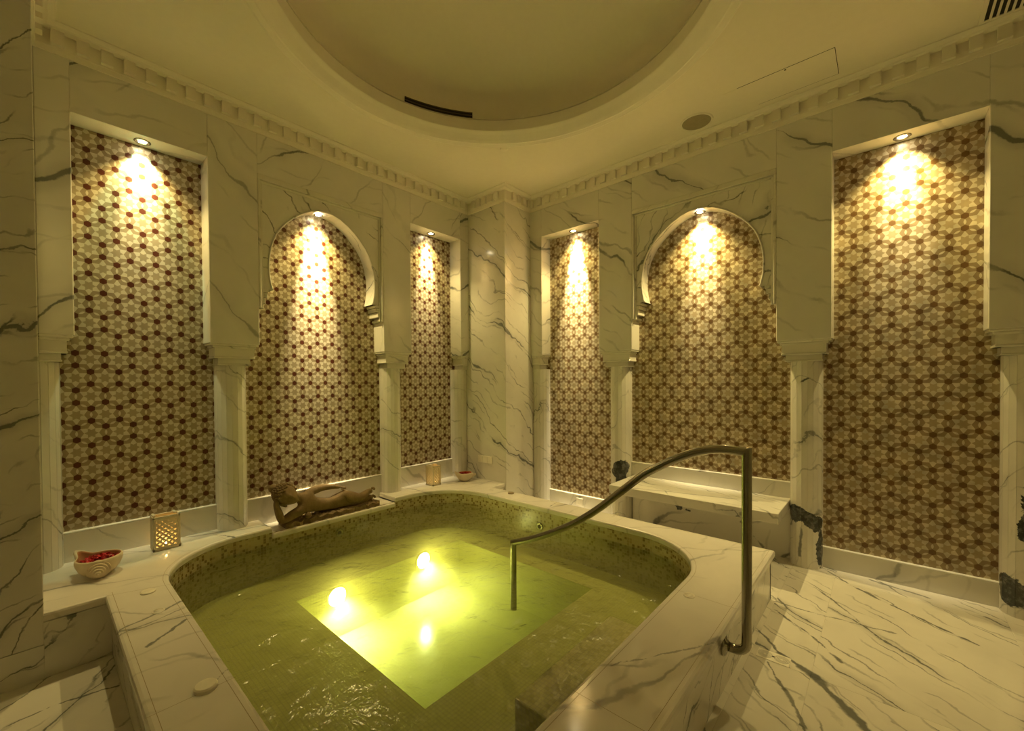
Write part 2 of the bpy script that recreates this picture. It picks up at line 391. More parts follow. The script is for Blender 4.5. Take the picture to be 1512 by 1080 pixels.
def mk_water():
    t = NT('pool_water'); g = t.n('ShaderNodeBsdfTransparent')
    gl = t.n('ShaderNodeBsdfGlossy'); gl.inputs['Roughness'].default_value = .16; fr = t.n('ShaderNodeFresnel'); fr.inputs[0].default_value = 1.33; mx = t.n('ShaderNodeMixShader')
    p = t.pos(); a = t.noise(p, 9, 3, .55, .4); b = t.noise(p, 3.2, 2, .5, .2); d = t.noise(p, 38, 2)
    h = t.m('ADD', t.m('ADD', t.m('MULTIPLY', a, .5), b), t.m('MULTIPLY', d, .03))
    x = t.n('ShaderNodeBump'); x.inputs['Strength'].default_value = 1.; x.inputs['Distance'].default_value = .045
    t.l(h, x.inputs['Height']); t.l(x.outputs[0], gl.inputs['Normal']); t.l(x.outputs[0], fr.inputs['Normal'])
    t.l(fr.outputs[0], mx.inputs[0]); t.l(g.outputs[0], mx.inputs[1]); t.l(gl.outputs[0], mx.inputs[2])
    v = t.n('ShaderNodeVolumeAbsorption'); v.inputs[0].default_value = (.87, .905, .02, 1); v.inputs[1].default_value = 1.6
    vs_ = t.n('ShaderNodeVolumeScatter'); vs_.inputs[0].default_value = (1., .98, .35, 1); vs_.inputs['Density'].default_value = 1.35; vs_.inputs['Anisotropy'].default_value = .3
    va = t.n('ShaderNodeAddShader'); t.l(v.outputs[0], va.inputs[0]); t.l(vs_.outputs[0], va.inputs[1]); v = va
    t.l(mx.outputs[0], t.out.inputs[0]); t.l(v.outputs[0], t.out.inputs[1]); return t.mat
M_water = mk_water()

# ------------------------------------------------------------------ measured layout (metres)
dA, dB = .16, .15
ZC, ZCEIL, ZN, ZT, ZCAP = 3.056, 3.19, 2.779, 1.5775, 1.42
ZD = .288                                   # pool coping / ledge level
AX = lambda u, n, z: (u, n, z)              # left wall: u along X, n into the wall
BX = lambda u, n, z: (n, u, z)              # right wall: u along Y
a = [-3.3725, -2.745, -2.446, -1.44, -1.145, -.52]
b = [-.6625, -1.314, -1.635, -2.70, -3.009, -3.681]
PX, PY = -.405, -.516                       # corner pillar faces
X0, Y0 = -5.0, -4.7                         # far sides of the room, behind the camera

# ------------------------------------------------------------------ setting: walls
mb = MB()
for u0, u1 in ((a[0], a[1]), (a[2], a[3]), (a[4], a[5])):
    mb.box(u0, u1, 0, dA + .02, ZN, ZCEIL + .05, bev=.0012)
mb.box(-3.51, 0.3, dA + .012, .34, -.1, ZCEIL + .05)
struct('wall_left', mb, M_wallA)
mb = MB()
for u0, u1 in ((b[0], b[1]), (b[2], b[3]), (b[4], b[5]), (b[5] - .31, Y0)):
    mb.box(0, dB + .02, u0, u1, ZN if u1 > -3.99 else 0, ZCEIL + .05, bev=.0012)
mb.box(dB + .012, .34, Y0, .33, -.1, ZCEIL + .05)
struct('wall_right', mb, M_wallB)
mb = MB()
mb.box(PX, .14, PY, .15, 0, ZCEIL + .05, bev=.003)
struct('wall_corner', mb, M_pillar)
mb = MB()                                   # big marble-clad pier at the far left
mb.box(X0, -3.51, -.53, .34, .15, ZCEIL + .05, bev=.003)
mb.box(X0, -3.51, -.53, .34, -.1, .148, bev=.001)
struct('wall_pier', mb, M_slab)
mb = MB(); mb.box(X0, .34, Y0 - .1, Y0, -.1, ZCEIL + .05); struct('wall_back', mb, M_slab)
mb = MB(); mb.box(X0 - .1, X0, Y0, -.53, -.1, ZCEIL + .05); struct('wall_side', mb, M_slab)

# floor slabs
mb = MB()
xs = [X0, -4.2, -3.285, -2.45, -1.25, -.05, .16]
for i in range(len(xs) - 1):
    y = -.50 if xs[i + 1] <= -3.28 else -2.76
    lim = [y, -1.13, -1.73, -2.33, -2.93, -3.53, -4.13, Y0] if xs[i + 1] <= -3.28 else [y, -2.797, -3.03, -3.75, -4.2, Y0]
    for y1, y0 in zip(lim, lim[1:]): mb.box(xs[i], xs[i + 1], y0, y1, -.04, 0, bev=.0012)
mb.box(-.62, .16, -2.761, -.4, -.04, 0, bev=.0012)
mb.box(X0, .3, Y0, .3, -.85, -.80)
struct('floor', mb, M_floor)

# ceiling with the round recess
DC = Vector((-1.9, -1.78)); RO = 1.235
mb = MB(); N = 96
rect = (X0, .33, Y0, .33)
def edge_pt(t):
    c, s = math.cos(t), math.sin(t); k = 1e9
    if c > 1e-9: k = min(k, (rect[1] - DC.x) / c)
    if c < -1e-9: k = min(k, (rect[0] - DC.x) / c)
    if s > 1e-9: k = min(k, (rect[3] - DC.y) / s)
    if s < -1e-9: k = min(k, (rect[2] - DC.y) / s)
    return (DC.x + c * k, DC.y + s * k, ZCEIL)
angs = sorted([2 * PI * i / N for i in range(N)] + [math.atan2(y - DC.y, x - DC.x) % (2 * PI) for x in rect[:2] for y in rect[2:]])
for i, t in enumerate(angs):
    t2 = angs[(i + 1) % len(angs)]
    mb.face([(DC.x + RO * math.cos(t), DC.y + RO * math.sin(t), ZCEIL), edge_pt(t), edge_pt(t2), (DC.x + RO * math.cos(t2), DC.y + RO * math.sin(t2), ZCEIL)])
struct('ceiling', mb, M_plaster, recalc=False)
mb = MB()
prof = [(1.236, 3.192), (1.236, 3.182), (1.222, 3.176), (1.205, 3.182), (1.195, 3.186), (1.185, 3.186), (1.165, 3.20), (1.135, 3.225), (1.118, 3.236), (1.112, 3.24),
        (1.108, 3.245), (1.108, 3.322), (1.120, 3.330)]
mb.lathe(prof, (DC.x, DC.y, 0), 160, cap=False, smooth=False)
struct('trim_2', mb, M_cornice, recalc=False)
mb = MB()
prof = [(1.105, 3.329), (1.18, 3.331), (1.18, 3.50)] + [(1.18 * math.cos(k / 12 * PI / 2), 3.50 + .30 * math.sin(k / 12 * PI / 2)) for k in range(1, 13)]
prof[-1] = (.001, prof[-1][1])
mb.lathe(prof, (DC.x, DC.y, 0), 128, cap=False)
struct('ceiling_dome', mb, M_plaster, recalc=False)

# cornice with dentils, following both walls, the pillar and the far-left pier
mb = MB()
path = [(-3.51, -.53), (-3.51, 0.), (PX, 0.), (PX, PY), (0., PY), (0., Y0)]
nrm = []
P = [Vector(p) for p in path]
def inward(i):                              # miter offset direction into the room
    ds = []
    for k, l in ((i - 1, i), (i, i + 1)):
        if 0 <= k and l < len(P):
            d = (P[l] - P[k]).normalized(); ds.append(Vector((d.y, -d.x)))
    if len(ds) == 1: return ds[0]
    m = (ds[0] + ds[1]); return m / max(.2, m.dot(ds[0]))
cp = [(-.01, 3.056), (.010, 3.056), (.012, 3.080), (.014, 3.084), (.014, 3.166), (.056, 3.168), (.060, 3.174), (.070, 3.180), (.084, 3.184), (.086, 3.192), (-.01, 3.192)]
rings = [[(P[i] + inward(i) * o).to_tuple() + (z,) for o, z in cp] for i in range(len(P))]
for i in range(len(P) - 1):
    for k in range(len(cp) - 1):
        mb.face([rings[i][k], rings[i + 1][k], rings[i + 1][k + 1], rings[i][k + 1]])
for i in range(len(P) - 1):                 # dentils
    d = (P[i + 1] - P[i]); L = d.length; d.normalize(); nn = Vector((d.y, -d.x))
    pitch = .097 if i < 2 else (.08 if i in (2, 3) else .1025)
    s = {0: .03, 1: .117 - .0485, 2: .09, 3: .09, 4: (1.755 + PY - .1025 * 12) % .1025}[i]
    w = pitch * .52
    while s + w < L - (.03 if i in (2,) else 0):
        c0 = P[i] + d * s; c1 = P[i] + d * (s + w)
        q = [c0 + nn * .010, c1 + nn * .010, c1 + nn * .038, c0 + nn * .038]
        mb.prism([v.to_tuple() for v in q], 3.093, 3.168)
        s += pitch
struct('trim_1', mb, M_cornice)

# ------------------------------------------------------------------ pilasters: upper block, capital, half-column
def pilaster(xf, u0, u1, uc, zb, d, mats, label, cut=None, r=.093):
    u0, u1 = min(u0, u1), max(u0, u1)
    c = xf((u0 + u1) / 2, .0, zb)
    t = thing('pilaster', label, 'pilaster', c, 'pilasters of the two niche walls')
    lo = cut[0] if cut else -99; hi = cut[1] if cut else 99
    def bx(mb, p, q, *k, **kw):
        p, q = max(p, lo), min(q, hi)
        if q - p > .005: mb.box(p, q, *k, xf=xf, **kw)
    mb = MB(); bx(mb, u0, u1, -.0015, d + .006, ZT - .012, 3.066, bev=.004); mb.build('upper_block', mats[0], t)
    mb = MB()
    bx(mb, u0 + .004, u1 - .004, .002, d, ZT - .026, ZT - .010, bev=.004)
    bx(mb, u0 + .018, u1 - .018, .010, d, ZT - .042, ZT - .024, bev=.006)
    bx(mb, u0 + .030, u1 - .030, .018, d, ZT - .112, ZT - .040, bev=.002)
    bx(mb, u0 + .026, u1 - .026, .014, d, ZT - .112, ZT - .097, bev=.004)
    bx(mb, u0 + .052, u1 - .052, .030, d, ZCAP, ZT - .110, bev=.002)
    bx(mb, u0 + .048, u1 - .048, .026, d, ZCAP, ZCAP + .012, bev=.003)
    mb.build('capital', M_capital, t)
    mb = MB(); nc = d - .035                # half-round shaft made of narrow vertical staves
    n = 9
    for k in range(n):
        t0, t1 = PI * k / n + .006, PI * (k + 1) / n - .006
        q = [(uc - r * math.cos(t0), nc - r * math.sin(t0)), (uc - r * math.cos(t1), nc - r * math.sin(t1)),
             (uc - .9 * r * math.cos(t1), nc - .9 * r * math.sin(t1)), (uc - .9 * r * math.cos(t0), nc - .9 * r * math.sin(t0))]
        if all(lo <= p[0] <= hi for p in q):
            vs = [xf(x, y, zb) for x, y in q] + [xf(x, y, ZCAP + .002) for x, y in q]
            mb.add(vs, [(0, 1, 2, 3), (7, 6, 5, 4), (0, 4, 5, 1), (1, 5, 6, 2), (2, 6, 7, 3), (3, 7, 4, 0)])
    k0, k1 = max(lo, uc - .98 * r), min(hi, uc + .98 * r)
    core = [(max(lo, min(hi, uc - .965 * r * math.cos(PI * k / 18))), nc - .965 * r * math.sin(PI * k / 18)) for k in range(19)]
    core = [(k0, d + .004)] + core + [(k1, d + .004)]
    vs = [xf(x, y, zb + .001) for x, y in core] + [xf(x, y, ZCAP + .001) for x, y in core]; m = len(core)
    mb.add(vs, [list(range(m)), list(range(m, 2 * m))] + [(i, (i + 1) % m, m + (i + 1) % m, m + i) for i in range(m)])
    mb.build('shaft', mats[1], t)
    return t
zA = ZD
pilaster(AX, a[0] - .30, a[0], a[0] - .148, zA, dA, (M_wallA, M_shaft), 'marble pilaster half hidden by the wide flat pier, above the red petal bowl', cut=(-3.508, 99))
pilaster(AX, a[1], a[2], -2.598, zA, dA, (M_plain, M_shaft), 'marble pilaster standing between the candle lantern and the statue')
pilaster(AX, a[3], a[4], -1.30, zA, dA, (M_plain, M_shaft), 'marble pilaster at the feet end of the reclining statue, lit on one side')
pilaster(AX, a[5], a[5] + .20, -.44, zA, dA, (M_wallA, M_shaft), 'narrow marble pilaster beside the corner pillar, behind the shell petal bowl', cut=(-99, PX + .01))
pilaster(BX, b[0] + .20, b[0], -.565, 0, dB, (M_wallB, M_shaft), 'narrow marble pilaster beside the corner pillar on the white baseboard side', cut=(-99, PY + .01))
pilaster(BX, b[1], b[2], -1.475, 0, dB, (M_wallB, M_col_B1), 'marble pilaster with one black patch just above the bench end')
pilaster(BX, b[3], b[4], -2.862, 0, dB, (M_wallB, M_col_B2), 'marble pilaster with a ragged black band near its foot, past the bench')
pilaster(BX, b[5], b[5] - .31, -3.836, 0, dB, (M_wallB, M_col_B3), 'marble pilaster with dark stained foot at the end of the plain baseboard wall')

# ------------------------------------------------------------------ niche panels: mosaic field + marble base strip
def panel(xf, u0, u1, zt, zs, zb, d, mat, star, label, cat='mosaic panel', sill=M_plain):
    ax = 0 if xf is AX else 1
    t = thing('mosaic_panel', label, cat, xf((u0 + u1) / 2, d, zb), 'mosaic panels in the wall niches')
    mb = MB(); mb.box(u0, u1, d, d + .011, zs - .01, zt, xf=xf)
    mb.build('tile_field', mat, t, origin=xf(star[0], d, star[1]))
    mb = MB(); mb.box(u0, u1, d - .018, d + .01, zb, zs - .012, xf=xf, bev=.001)
    mb.box(u0, u1, d - .022, d + .01, zs - .012, zs, xf=xf, bev=.005)
    mb.build('base_strip', sill, t)
    return t
panel(AX, -3.505, -2.60, ZN - .001, .462, ZD - .01, dA, M_moA, (-3.303, 1.2275), 'red-dotted star mosaic panel in the tall niche behind the small red petal bowl')
panel(AX, -2.595, -1.30, 2.76, .452, ZD - .05, dA, M_moA, (-2.333, 1.546), 'red-dotted star mosaic panel in the arched niche behind the statue')
panel(AX, -1.295, -.41, ZN - .001, .478, ZD - .01, dA, M_moA, (-.80, 1.2), 'red-dotted star mosaic panel in the narrow niche behind the far lantern')
panel(BX, -.52, -1.475, ZN - .001, .158, 0, dB, M_moB, (-.95, 1.25), 'bright amber-dotted star mosaic panel in the narrow niche next to the corner pillar')
panel(BX, -1.476, -2.86, 2.76, .56, .42, dB, M_moB, (-2.17, 1.3), 'amber star mosaic panel in the arched niche above the bench')
panel(BX, -2.862, -3.83, ZN - .001, .145, 0, dB, M_moB, (-3.607, 1.457), 'brown star mosaic panel in the tall niche beyond the bench')
mb = MB(); mb.box(dB - .016, dB + .01, -1.575, -2.765, 0, .425, bev=.001); struct('baseboard_bench', mb, M_underbench)

# ------------------------------------------------------------------ arches
half = [(0, 2.652), (.06, 2.648), (.125, 2.628), (.20, 2.588), (.265, 2.54), (.32, 2.488), (.362, 2.44), (.398, 2.385), (.422, 2.33), (.440, 2.27), (.450, 2.215), (.455, 2.15),
        (.453, 2.09), (.446, 2.04), (.434, 1.985), (.428, 1.972)]
steps = [(.458, 1.972), (.458, 1.950), (.468, 1.945), (.468, 1.915), (.483, 1.910), (.483, 1.868), (.508, 1.85), (.508, 1.832), (.53, 1.830), (.53, 1.815)]
def arch(xf, u0, u1, d, label, mat):
    uc = (u0 + u1) / 2; k = abs(u1 - u0) / 1.065; lo, hi = min(u0, u1), max(u0, u1)
    t = thing('arch_surround', label, 'arch', xf(uc, .02, 1.8), 'horseshoe arch surrounds')
    H = [(w * k, z) for w, z in half]
    # two spandrel halves as quads strips so that no face crosses the opening
    mb = MB()
    for sgn in (-1, 1):
        e = uc + sgn * .5325 * k
        for (w0, z0), (w1, z1) in zip(H, H[1:]):
            p = [(uc + sgn * w0, z0), (uc + sgn * w1, z1)]
            top = [(uc + sgn * w0, 2.75), (uc + sgn * w1, 2.75)]
            mid = z0 > 2.2
            if mid: front = [p[0], p[1], top[1], top[0]]
            else: front = [p[0], p[1], (e, z1), (e, z0)]
            mb.face([xf(x, .022, z) for x, z in front])
            mb.face([xf(p[0][0], .022, z0), xf(p[1][0], .022, z1), xf(p[1][0], d, z1), xf(p[0][0], d, z0)], smooth=True)
        iz = [i for i, (w, z) in enumerate(H) if z > 2.2][-1] + 1
        mb.face([xf(x, .022, z) for x, z in [(uc + sgn * H[iz][0], H[iz][1]), (e, H[iz][1]), (e, 2.75), (uc + sgn * H[iz][0], 2.75)]])
    mb.build('spandrel', mat, t, recalc=False)
    mb = MB()                               # slim raised edge following the arch
    for sgn in (-1, 1):
        pts = [xf(uc + sgn * w, .020, z) for w, z in H]
        mb.tube(pts, .007, 8)
    mb.build('arch_edge', M_plain, t)
    for sgn in (-1, 1):                     # stepped corbels
        mb = MB(); prof = [(.5325, 1.972)] + steps + [(.5325, 1.815)]
        S = [(w * k, z) for w, z in steps]
        for (w0, z0), (w1, z1) in zip(S[0::2], S[1::2]):
            mb.box(uc + sgn * w0, uc + sgn * .536 * k, .016, d, z1 - .002, z0, xf=xf, bev=.003)
        mb.build('corbel', M_capital, t)
    mb = MB(); w = .026
    mb.box(lo, hi, -.003, .03, ZN - w - .012, ZN, xf=xf, bev=.005)
    mb.box(lo, hi, .012, .03, ZN - w - .030, ZN - w - .012, xf=xf, bev=.004)
    for e, s in ((lo, 1), (hi, -1)):
        mb.box(e, e + s * w * .7, -.003, .03, 1.83, ZN - w - .012, xf=xf, bev=.004)
        mb.box(e + s * w * .7, e + s * w * 1.3, .012, .03, 1.83, ZN - w - .02, xf=xf, bev=.003)
    mb.build('frame_moulding', M_capital, t)
    return t
arch(AX, a[2], a[3], dA, 'horseshoe arch of veined marble above the reclining statue', M_arch)
arch(BX, b[2], b[3], dB, 'horseshoe arch of veined marble above the bench', M_arch)

# ------------------------------------------------------------------ recessed niche lamps
def downlight(p, label, e1, e2, ang=36, tilt=13, lens=.020, ring=.042, fringe=0):
    t = thing('recessed_downlight', label, 'downlight', p, 'niche downlights')
    x, y, z = p
    mb = MB(); mb.lathe([(lens + .002, -.001), (lens + .006, -.004), (ring - .004, -.005), (ring, -.002), (ring, .001), (lens + .002, .001)], p, 28, cap=False)
    mb.build('trim_ring', M_steel, t)
    mb = MB(); mb.lathe([(.0005, -.0035), (lens * .8, -.003), (lens + .002, -.0005)], p, 24, cap=False)
    mb.build('lamp_lens', M_bulb, t)
    for nm, e, sz, bl in (('lamp_beam', e1, ang, .9), ('lamp_spill', e2 * 1.3, 104, 1.), ('lamp_fringe', fringe, 62, .06)):
        if not e: continue
        L = D.lights.new(nm, 'SPOT'); L.energy = e; L.color = {'lamp_beam': (1., .83, .46), 'lamp_spill': WARM, 'lamp_fringe': (.22, 1., .72)}[nm]; L.spot_size = math.radians(sz); L.spot_blend = bl; L.shadow_soft_size = .016
        o = D.objects.new(nm, L); COL.objects.link(o); o.parent = t; o.location = (0, 0, -.012)
        k = math.radians(tilt); o.rotation_euler = ((k, 0, 0) if y > 0 else (0, -k, 0)) if nm == 'lamp_beam' else ((math.radians(24), 0, 0) if nm == 'lamp_fringe' else (0, 0, 0))
    return t
K = .8
downlight((-3.059, .088, ZN), 'lit downlight over the tall niche by the wide flat pier', 130 * K, 42 * K, fringe=13)
downlight((-1.975, .088, 2.640), 'lit downlight at the top of the arch over the statue', 900 * K, 66 * K, ring=.034)
downlight((-.835, .088, ZN), 'lit downlight over the narrow niche with the far lantern', 300 * K, 30 * K)
downlight((.086, -.989, ZN), 'very bright downlight over the narrow niche next to the corner pillar', 1300 * K, 45 * K)
downlight((.082, -2.170, 2.640), 'lit downlight at the top of the arch over the bench', 300 * K, 88 * K)
downlight((.082, -3.339, ZN), 'lit downlight over the tall niche beyond the bench', 190 * K, 74 * K)

# ------------------------------------------------------------------ pool
def rrect(x0, x1, y0, y1, r, n=14):
    out = []
    for cx, cy, t0 in ((x1 - r, y0 + r, -PI / 2), (x1 - r, y1 - r, 0), (x0 + r, y1 - r, PI / 2), (x0 + r, y0 + r, PI)):
        for i in range(n + 1):
            t = t0 + PI / 2 * i / n; out.append((cx + r * math.cos(t), cy + r * math.sin(t)))
    return out                              # counter-clockwise
pin = dict(x0=-3.07, x1=-.80, y0=-2.515, y1=-.108, r=.48)
def pool_loop(o=0.): return rrect(pin['x0'] - o, pin['x1'] + o, pin['y0'] - o, pin['y1'] + o, pin['r'] + o)
SX0, SX1 = -2.42, -1.415                    # low shelf that carries the statue
OUT = [(-3.31, -2.79), (-.588, -2.79), (-.588, -.50), (PX, -.50), (PX, .145), (SX1, .145)]
INN = pool_loop()
def deck_poly(o):                           # o: inset from every free edge
    pl = pool_loop(o)
    # walk the pool loop clockwise from the shelf's right end round to its left end
    cw = pl[::-1]
    top = pin['y1'] + o
    i0 = min(range(len(cw)), key=lambda i: (cw[i][0] - (pin['x1'] - .48)) ** 2 + (cw[i][1] - top) ** 2)
    seq = [cw[(i0 + k) % len(cw)] for k in range(len(cw))]
    return ([(-3.31 + o, -2.79 + o), (-.588 - o, -2.79 + o), (-.588 - o, -.50 + o), (PX, -.50 + o), (PX, .145), (SX1 + o, .145), (SX1 + o, top)]
            + seq + [(SX0 - o, top), (SX0 - o, .145), (-3.512, .145), (-3.512, -.53 + o), (-3.31 + o, -.53 + o)])
pool = thing('plunge_pool', 'raised marble plunge pool with rounded corners and mosaic lining', 'pool', (-1.9, -1.4, 0))
mb = MB(); th = .042
prof = [(.007, ZD - th), (.0, ZD - th + .007), (.0, ZD - .012), (.0035, ZD - .0035), (.012, ZD)]
loops = [[(x, y, z) for x, y in deck_poly(o)] for o, z in prof]
for A_, B_ in zip(loops, loops[1:]):
    n = len(A_)
    for i in range(n): mb.face([A_[i], A_[(i + 1) % n], B_[(i + 1) % n], B_[i]])
for lp in (loops[0], loops[-1]):
    bm = bmesh.new(); vs = [bm.verts.new(p) for p in lp]
    es = [bm.edges.new((vs[i], vs[(i + 1) % len(vs)])) for i in range(len(vs))]
    bmesh.ops.triangle_fill(bm, use_beauty=True, use_dissolve=False, edges=es); mb.take(bm)
zj = ZD + .0004
mb.ribbon(pool_loop(.028)[15:45] if False else [p for p in pool_loop(.026)], .0018, zj, 1, closed=True)
mb.ribbon([(-3.284, -.50), (-3.284, -2.765), (-.614, -2.765), (-.614, -.52)], .002, zj, 1)
for p, q in (((-3.31, -.53), (-3.06, -.62)), ((-3.31, -1.0), (-3.07, -1.0)), ((-.588, -1.85), (-.80, -1.85)), ((-.588, -.50), (-.80, -.42)), ((-1.45, -2.515), (-1.45, -2.79)),
             ((-2.35, -2.515), (-2.35, -2.79)), ((-.588, -.95), (-.80, -.95)), ((-1.2, -.1), (-1.2, .145)), ((-2.75, .145), (-2.70, -.13)), ((-3.31, -1.62), (-3.07, -1.62))):
    mb.ribbon([p, q], .0018, zj, 1)
mb.build('coping', [M_coping, M_grout], pool, weld=True)
mb = MB()                                   # marble side cladding
zc = ZD - th + .001
for u0, u1 in ((-3.29, -2.35), (-2.35, -1.45), (-1.45, -.605)): mb.box(u0, u1, -2.772, -2.75, 0, zc, bev=.001)
for u0, u1 in ((-2.772, -1.85), (-1.85, -1.0), (-1.0, -.5)): mb.box(-.627, -.605, u0, u1, 0, zc, bev=.001)
for u0, u1 in ((-2.772, -1.62), (-1.62, -.53)): mb.box(-3.29, -3.268, u0, u1, 0, zc, bev=.001)
mb.box(-3.512, -3.268, -.529, -.498, 0, zc, bev=.001)
mb.box(-.606, PX + .005, -.49, -.47, 0, zc, bev=.001)
mb.build('side_cladding', M_slab, pool)
mb = MB()                                   # statue shelf
mb.box(SX0 - .002, SX1 + .002, -.118, .145, .205, .246, bev=.012)
mb.build('statue_shelf', M_coping, pool)
# basin: mosaic wall, seat ring, well and floor
ZS, ZF, ZW = -.07, -.42, .166
WX0, WX1, WY0, WY1 = -2.44, -1.07, -1.85, -.55
mb = MB(); L = pool_loop(.004); n = len(L); s = 0.
for i in range(n):
    p, q = L[i], L[(i + 1) % n]; ds = math.dist(p, q)
    top = ZD - th + .004
    mb.face([(*q, ZS), (*p, ZS), (*p, top), (*q, top)], uv=[(s + ds, ZS), (s, ZS), (s, top), (s + ds, top)], smooth=True)
    s += ds
bm = bmesh.new()
o = [bm.verts.new((*p, ZS)) for p in L]; w = [bm.verts.new((x, y, ZS)) for x, y in ((WX0, WY0), (WX1, WY0), (WX1, WY1), (WX0, WY1))]
es = [bm.edges.new((o[i], o[(i + 1) % n])) for i in range(n)] + [bm.edges.new((w[i], w[(i + 1) % 4])) for i in range(4)]
bmesh.ops.triangle_fill(bm, use_beauty=True, use_dissolve=False, edges=es); bmesh.ops.recalc_face_normals(bm, faces=bm.faces[:]); mb.take(bm, 1)
W = [(WX0, WY0), (WX1, WY0), (WX1, WY1), (WX0, WY1)]
for i in range(4):
    p, q = W[i], W[(i + 1) % 4]; mb.face([(*q, ZF), (*p, ZF), (*p, ZS), (*q, ZS)], 1)
mb.face([(*p, ZF) for p in W], 1)
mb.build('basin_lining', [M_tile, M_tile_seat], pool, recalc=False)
mb = MB(); mb.box(-2.30, -1.535, -2.512, -2.222, ZS, .086, bev=.006); mb.build('entry_step', M_tile_step, pool)
# water
mb = MB(); L = pool_loop(.012)
mb.prism(L, -.70, ZW)
wat = mb.build('pool_water', M_water)
tag(wat, 'yellow-green water filling the plunge pool, rippled over the lamps', 'water', kind='stuff')
# underwater lamps on the riser below the statue
for x, z, lb in ((-2.175, -.140, 'white-hot underwater lamp nearer the red petal bowl'), (-1.457, -.125, 'white-hot underwater lamp nearer the handrail')):
    t = thing('underwater_lamp', lb, 'pool lamp', (x, WY1, z), 'underwater pool lamps')
    Mr = Matrix.Rotation(PI / 2, 3, 'X')
    mb = MB(); mb.lathe([(.062, .0), (.074, .0), (.078, .008), (.070, .014), (.060, .012)], (x, WY1, z), 32, M=Mr, cap=False); mb.build('bezel', M_steel, t)
    mb = MB(); mb.lathe([(.0005, .014), (.035, .012), (.062, .006)], (x, WY1, z), 32, M=Mr, cap=False); mb.build('lens', M_wlamp, t)
    Lg = D.lights.new('pool_beam', 'SPOT'); Lg.energy = 180; Lg.color = (1., .97, .80); Lg.spot_size = math.radians(140); Lg.spot_blend = 1.; Lg.shadow_soft_size = .04
    ob = D.objects.new('pool_beam', Lg); COL.objects.link(ob); ob.parent = t; ob.location = (0, -.03, 0); ob.rotation_euler = (math.radians(-30), 0, 0)

# wall jets seen through the water
for p, ax, lb in (((-1.925, pin['y1'], .117), 'Y', 'round steel water inlet in the pool wall below the statue'), ((pin['x1'], -1.221, .126), 'X', 'round steel water inlet in the pool wall under the brown corner button')):
    t = thing('water_inlet', lb, 'water inlet', p, 'pool wall inlets')
    Mr = Matrix.Rotation(PI / 2, 3, 'X') if ax == 'Y' else Matrix.Rotation(-PI / 2, 3, 'Y')
    mb = MB(); mb.lathe([(.014, .002), (.017, .006), (.028, .007), (.031, .003), (.031, -.004)], p, 28, M=Mr, cap=False); mb.build('flange', M_steel, t)
    mb = MB(); mb.lathe([(.0005, .001), (.016, .001)], p, 24, M=Mr, cap=False); mb.build('opening', M_dark, t)

# buttons let into the coping
def button(x, y, r, hgt, label, mat=M_white, ringed=False):
    t = thing('coping_button', label, 'button', (x, y, ZD), 'round buttons on the coping')
    mb = MB(); mb.lathe([(r - .001, -.002), (r, hgt * .6), (r - .003, hgt), (r * .72, hgt + .0005), (r * .70, hgt - .001)] if ringed else
                        [(r - .001, -.002), (r, hgt * .65), (r - .004, hgt), (.0005, hgt)], (x, y, ZD), 36, cap=False, smooth=False)
    mb.build('rim' if ringed else 'cap', mat, t)
    if ringed:
        mb = MB(); mb.lathe([(r * .66, -.001), (r * .66, hgt), (.0005, hgt + .0006)], (x, y, ZD), 32, cap=False); mb.build('plunger', mat, t)
        mb = MB(); mb.lathe([(r * .71, .0006), (r * .65, .0006)], (x, y, ZD), 32, cap=False); mb.build('gap', M_grout, t)
M_cream = plain('cream_cap', (.76, .71, .60), .35)
button(-3.166, -.632, .031, .008, 'cream round cap on the coping, nearest the big petal bowl', M_cream)
button(-3.166, -.886, .024, .003, 'flat ringed button on the coping between two cream caps', M_cream, True)
button(-3.153, -1.606, .034, .014, 'thick cream round cap on the coping, the one closest to the viewer', M_cream)
button(-1.468, -2.592, .025, .004, 'ringed button on the coping beside the handrail post', M_cream, True)
button(-.650, -.788, .029, .010, 'dark-edged brown round cap on the coping in front of the corner pillar', plain('brown_cap', (.22, .16, .08), .3))
button(-.672, -.567, .026, .0015, 'faint flush ringed button on the coping close to the shell bowl', M_coping, True)

# handrail
HR = -1.603; PYr = -2.858
rail = thing('handrail', 'curved stainless steel handrail leading over the coping into the pool', 'handrail', (HR, -2.79, 0))
r_ = .0185
pts = [(HR, -2.774, .198), (HR, -2.815, .196)]
for k in range(1, 8):
    t = PI / 2 * k / 8; pts.append((HR, -2.815 - .043 * math.sin(t), .239 - .043 * math.cos(t)))
pts += [(HR, PYr, .26), (HR, PYr, 1.0)]
mb = MB(); mb.tube(pts[:-1] + [(HR, PYr, 1.009), ], r_, 18)
# upper run: smooth curve through measured points
ctl = [(-2.858, 1.009), (-2.758, 1.010), (-2.67, .99), (-2.588, .953), (-2.51, .908), (-2.433, .857), (-2.31, .750), (-2.184, .640), (-2.06, .548), (-1.934, .473), (-1.78, .395), (-1.626, .330)]
def cat(P, n=6):
    P = [Vector(p) for p in P]; P = [2 * P[0] - P[1]] + P + [2 * P[-1] - P[-2]]; out = []
    for i in range(1, len(P) - 2):
        for k in range(n):
            t = k / n; p0, p1, p2, p3 = P[i - 1:i + 3]
            out.append(.5 * ((2 * p1) + (p2 - p0) * t + (2 * p0 - 5 * p1 + 4 * p2 - p3) * t * t + (3 * p1 - p0 - 3 * p2 + p3) * t ** 3))
    out.append(P[-2]); return out
up = [(HR, v.x, v.y) for v in cat(ctl)]
full = pts[:-1] + [up[0]] + up[1:] + [(HR, -1.626, ZS)]
mb = MB(); mb.tube(full, r_, 20); mb.build('rail_tube', M_steel, rail)
mb = MB(); Mr = Matrix.Rotation(PI / 2, 3, 'X')
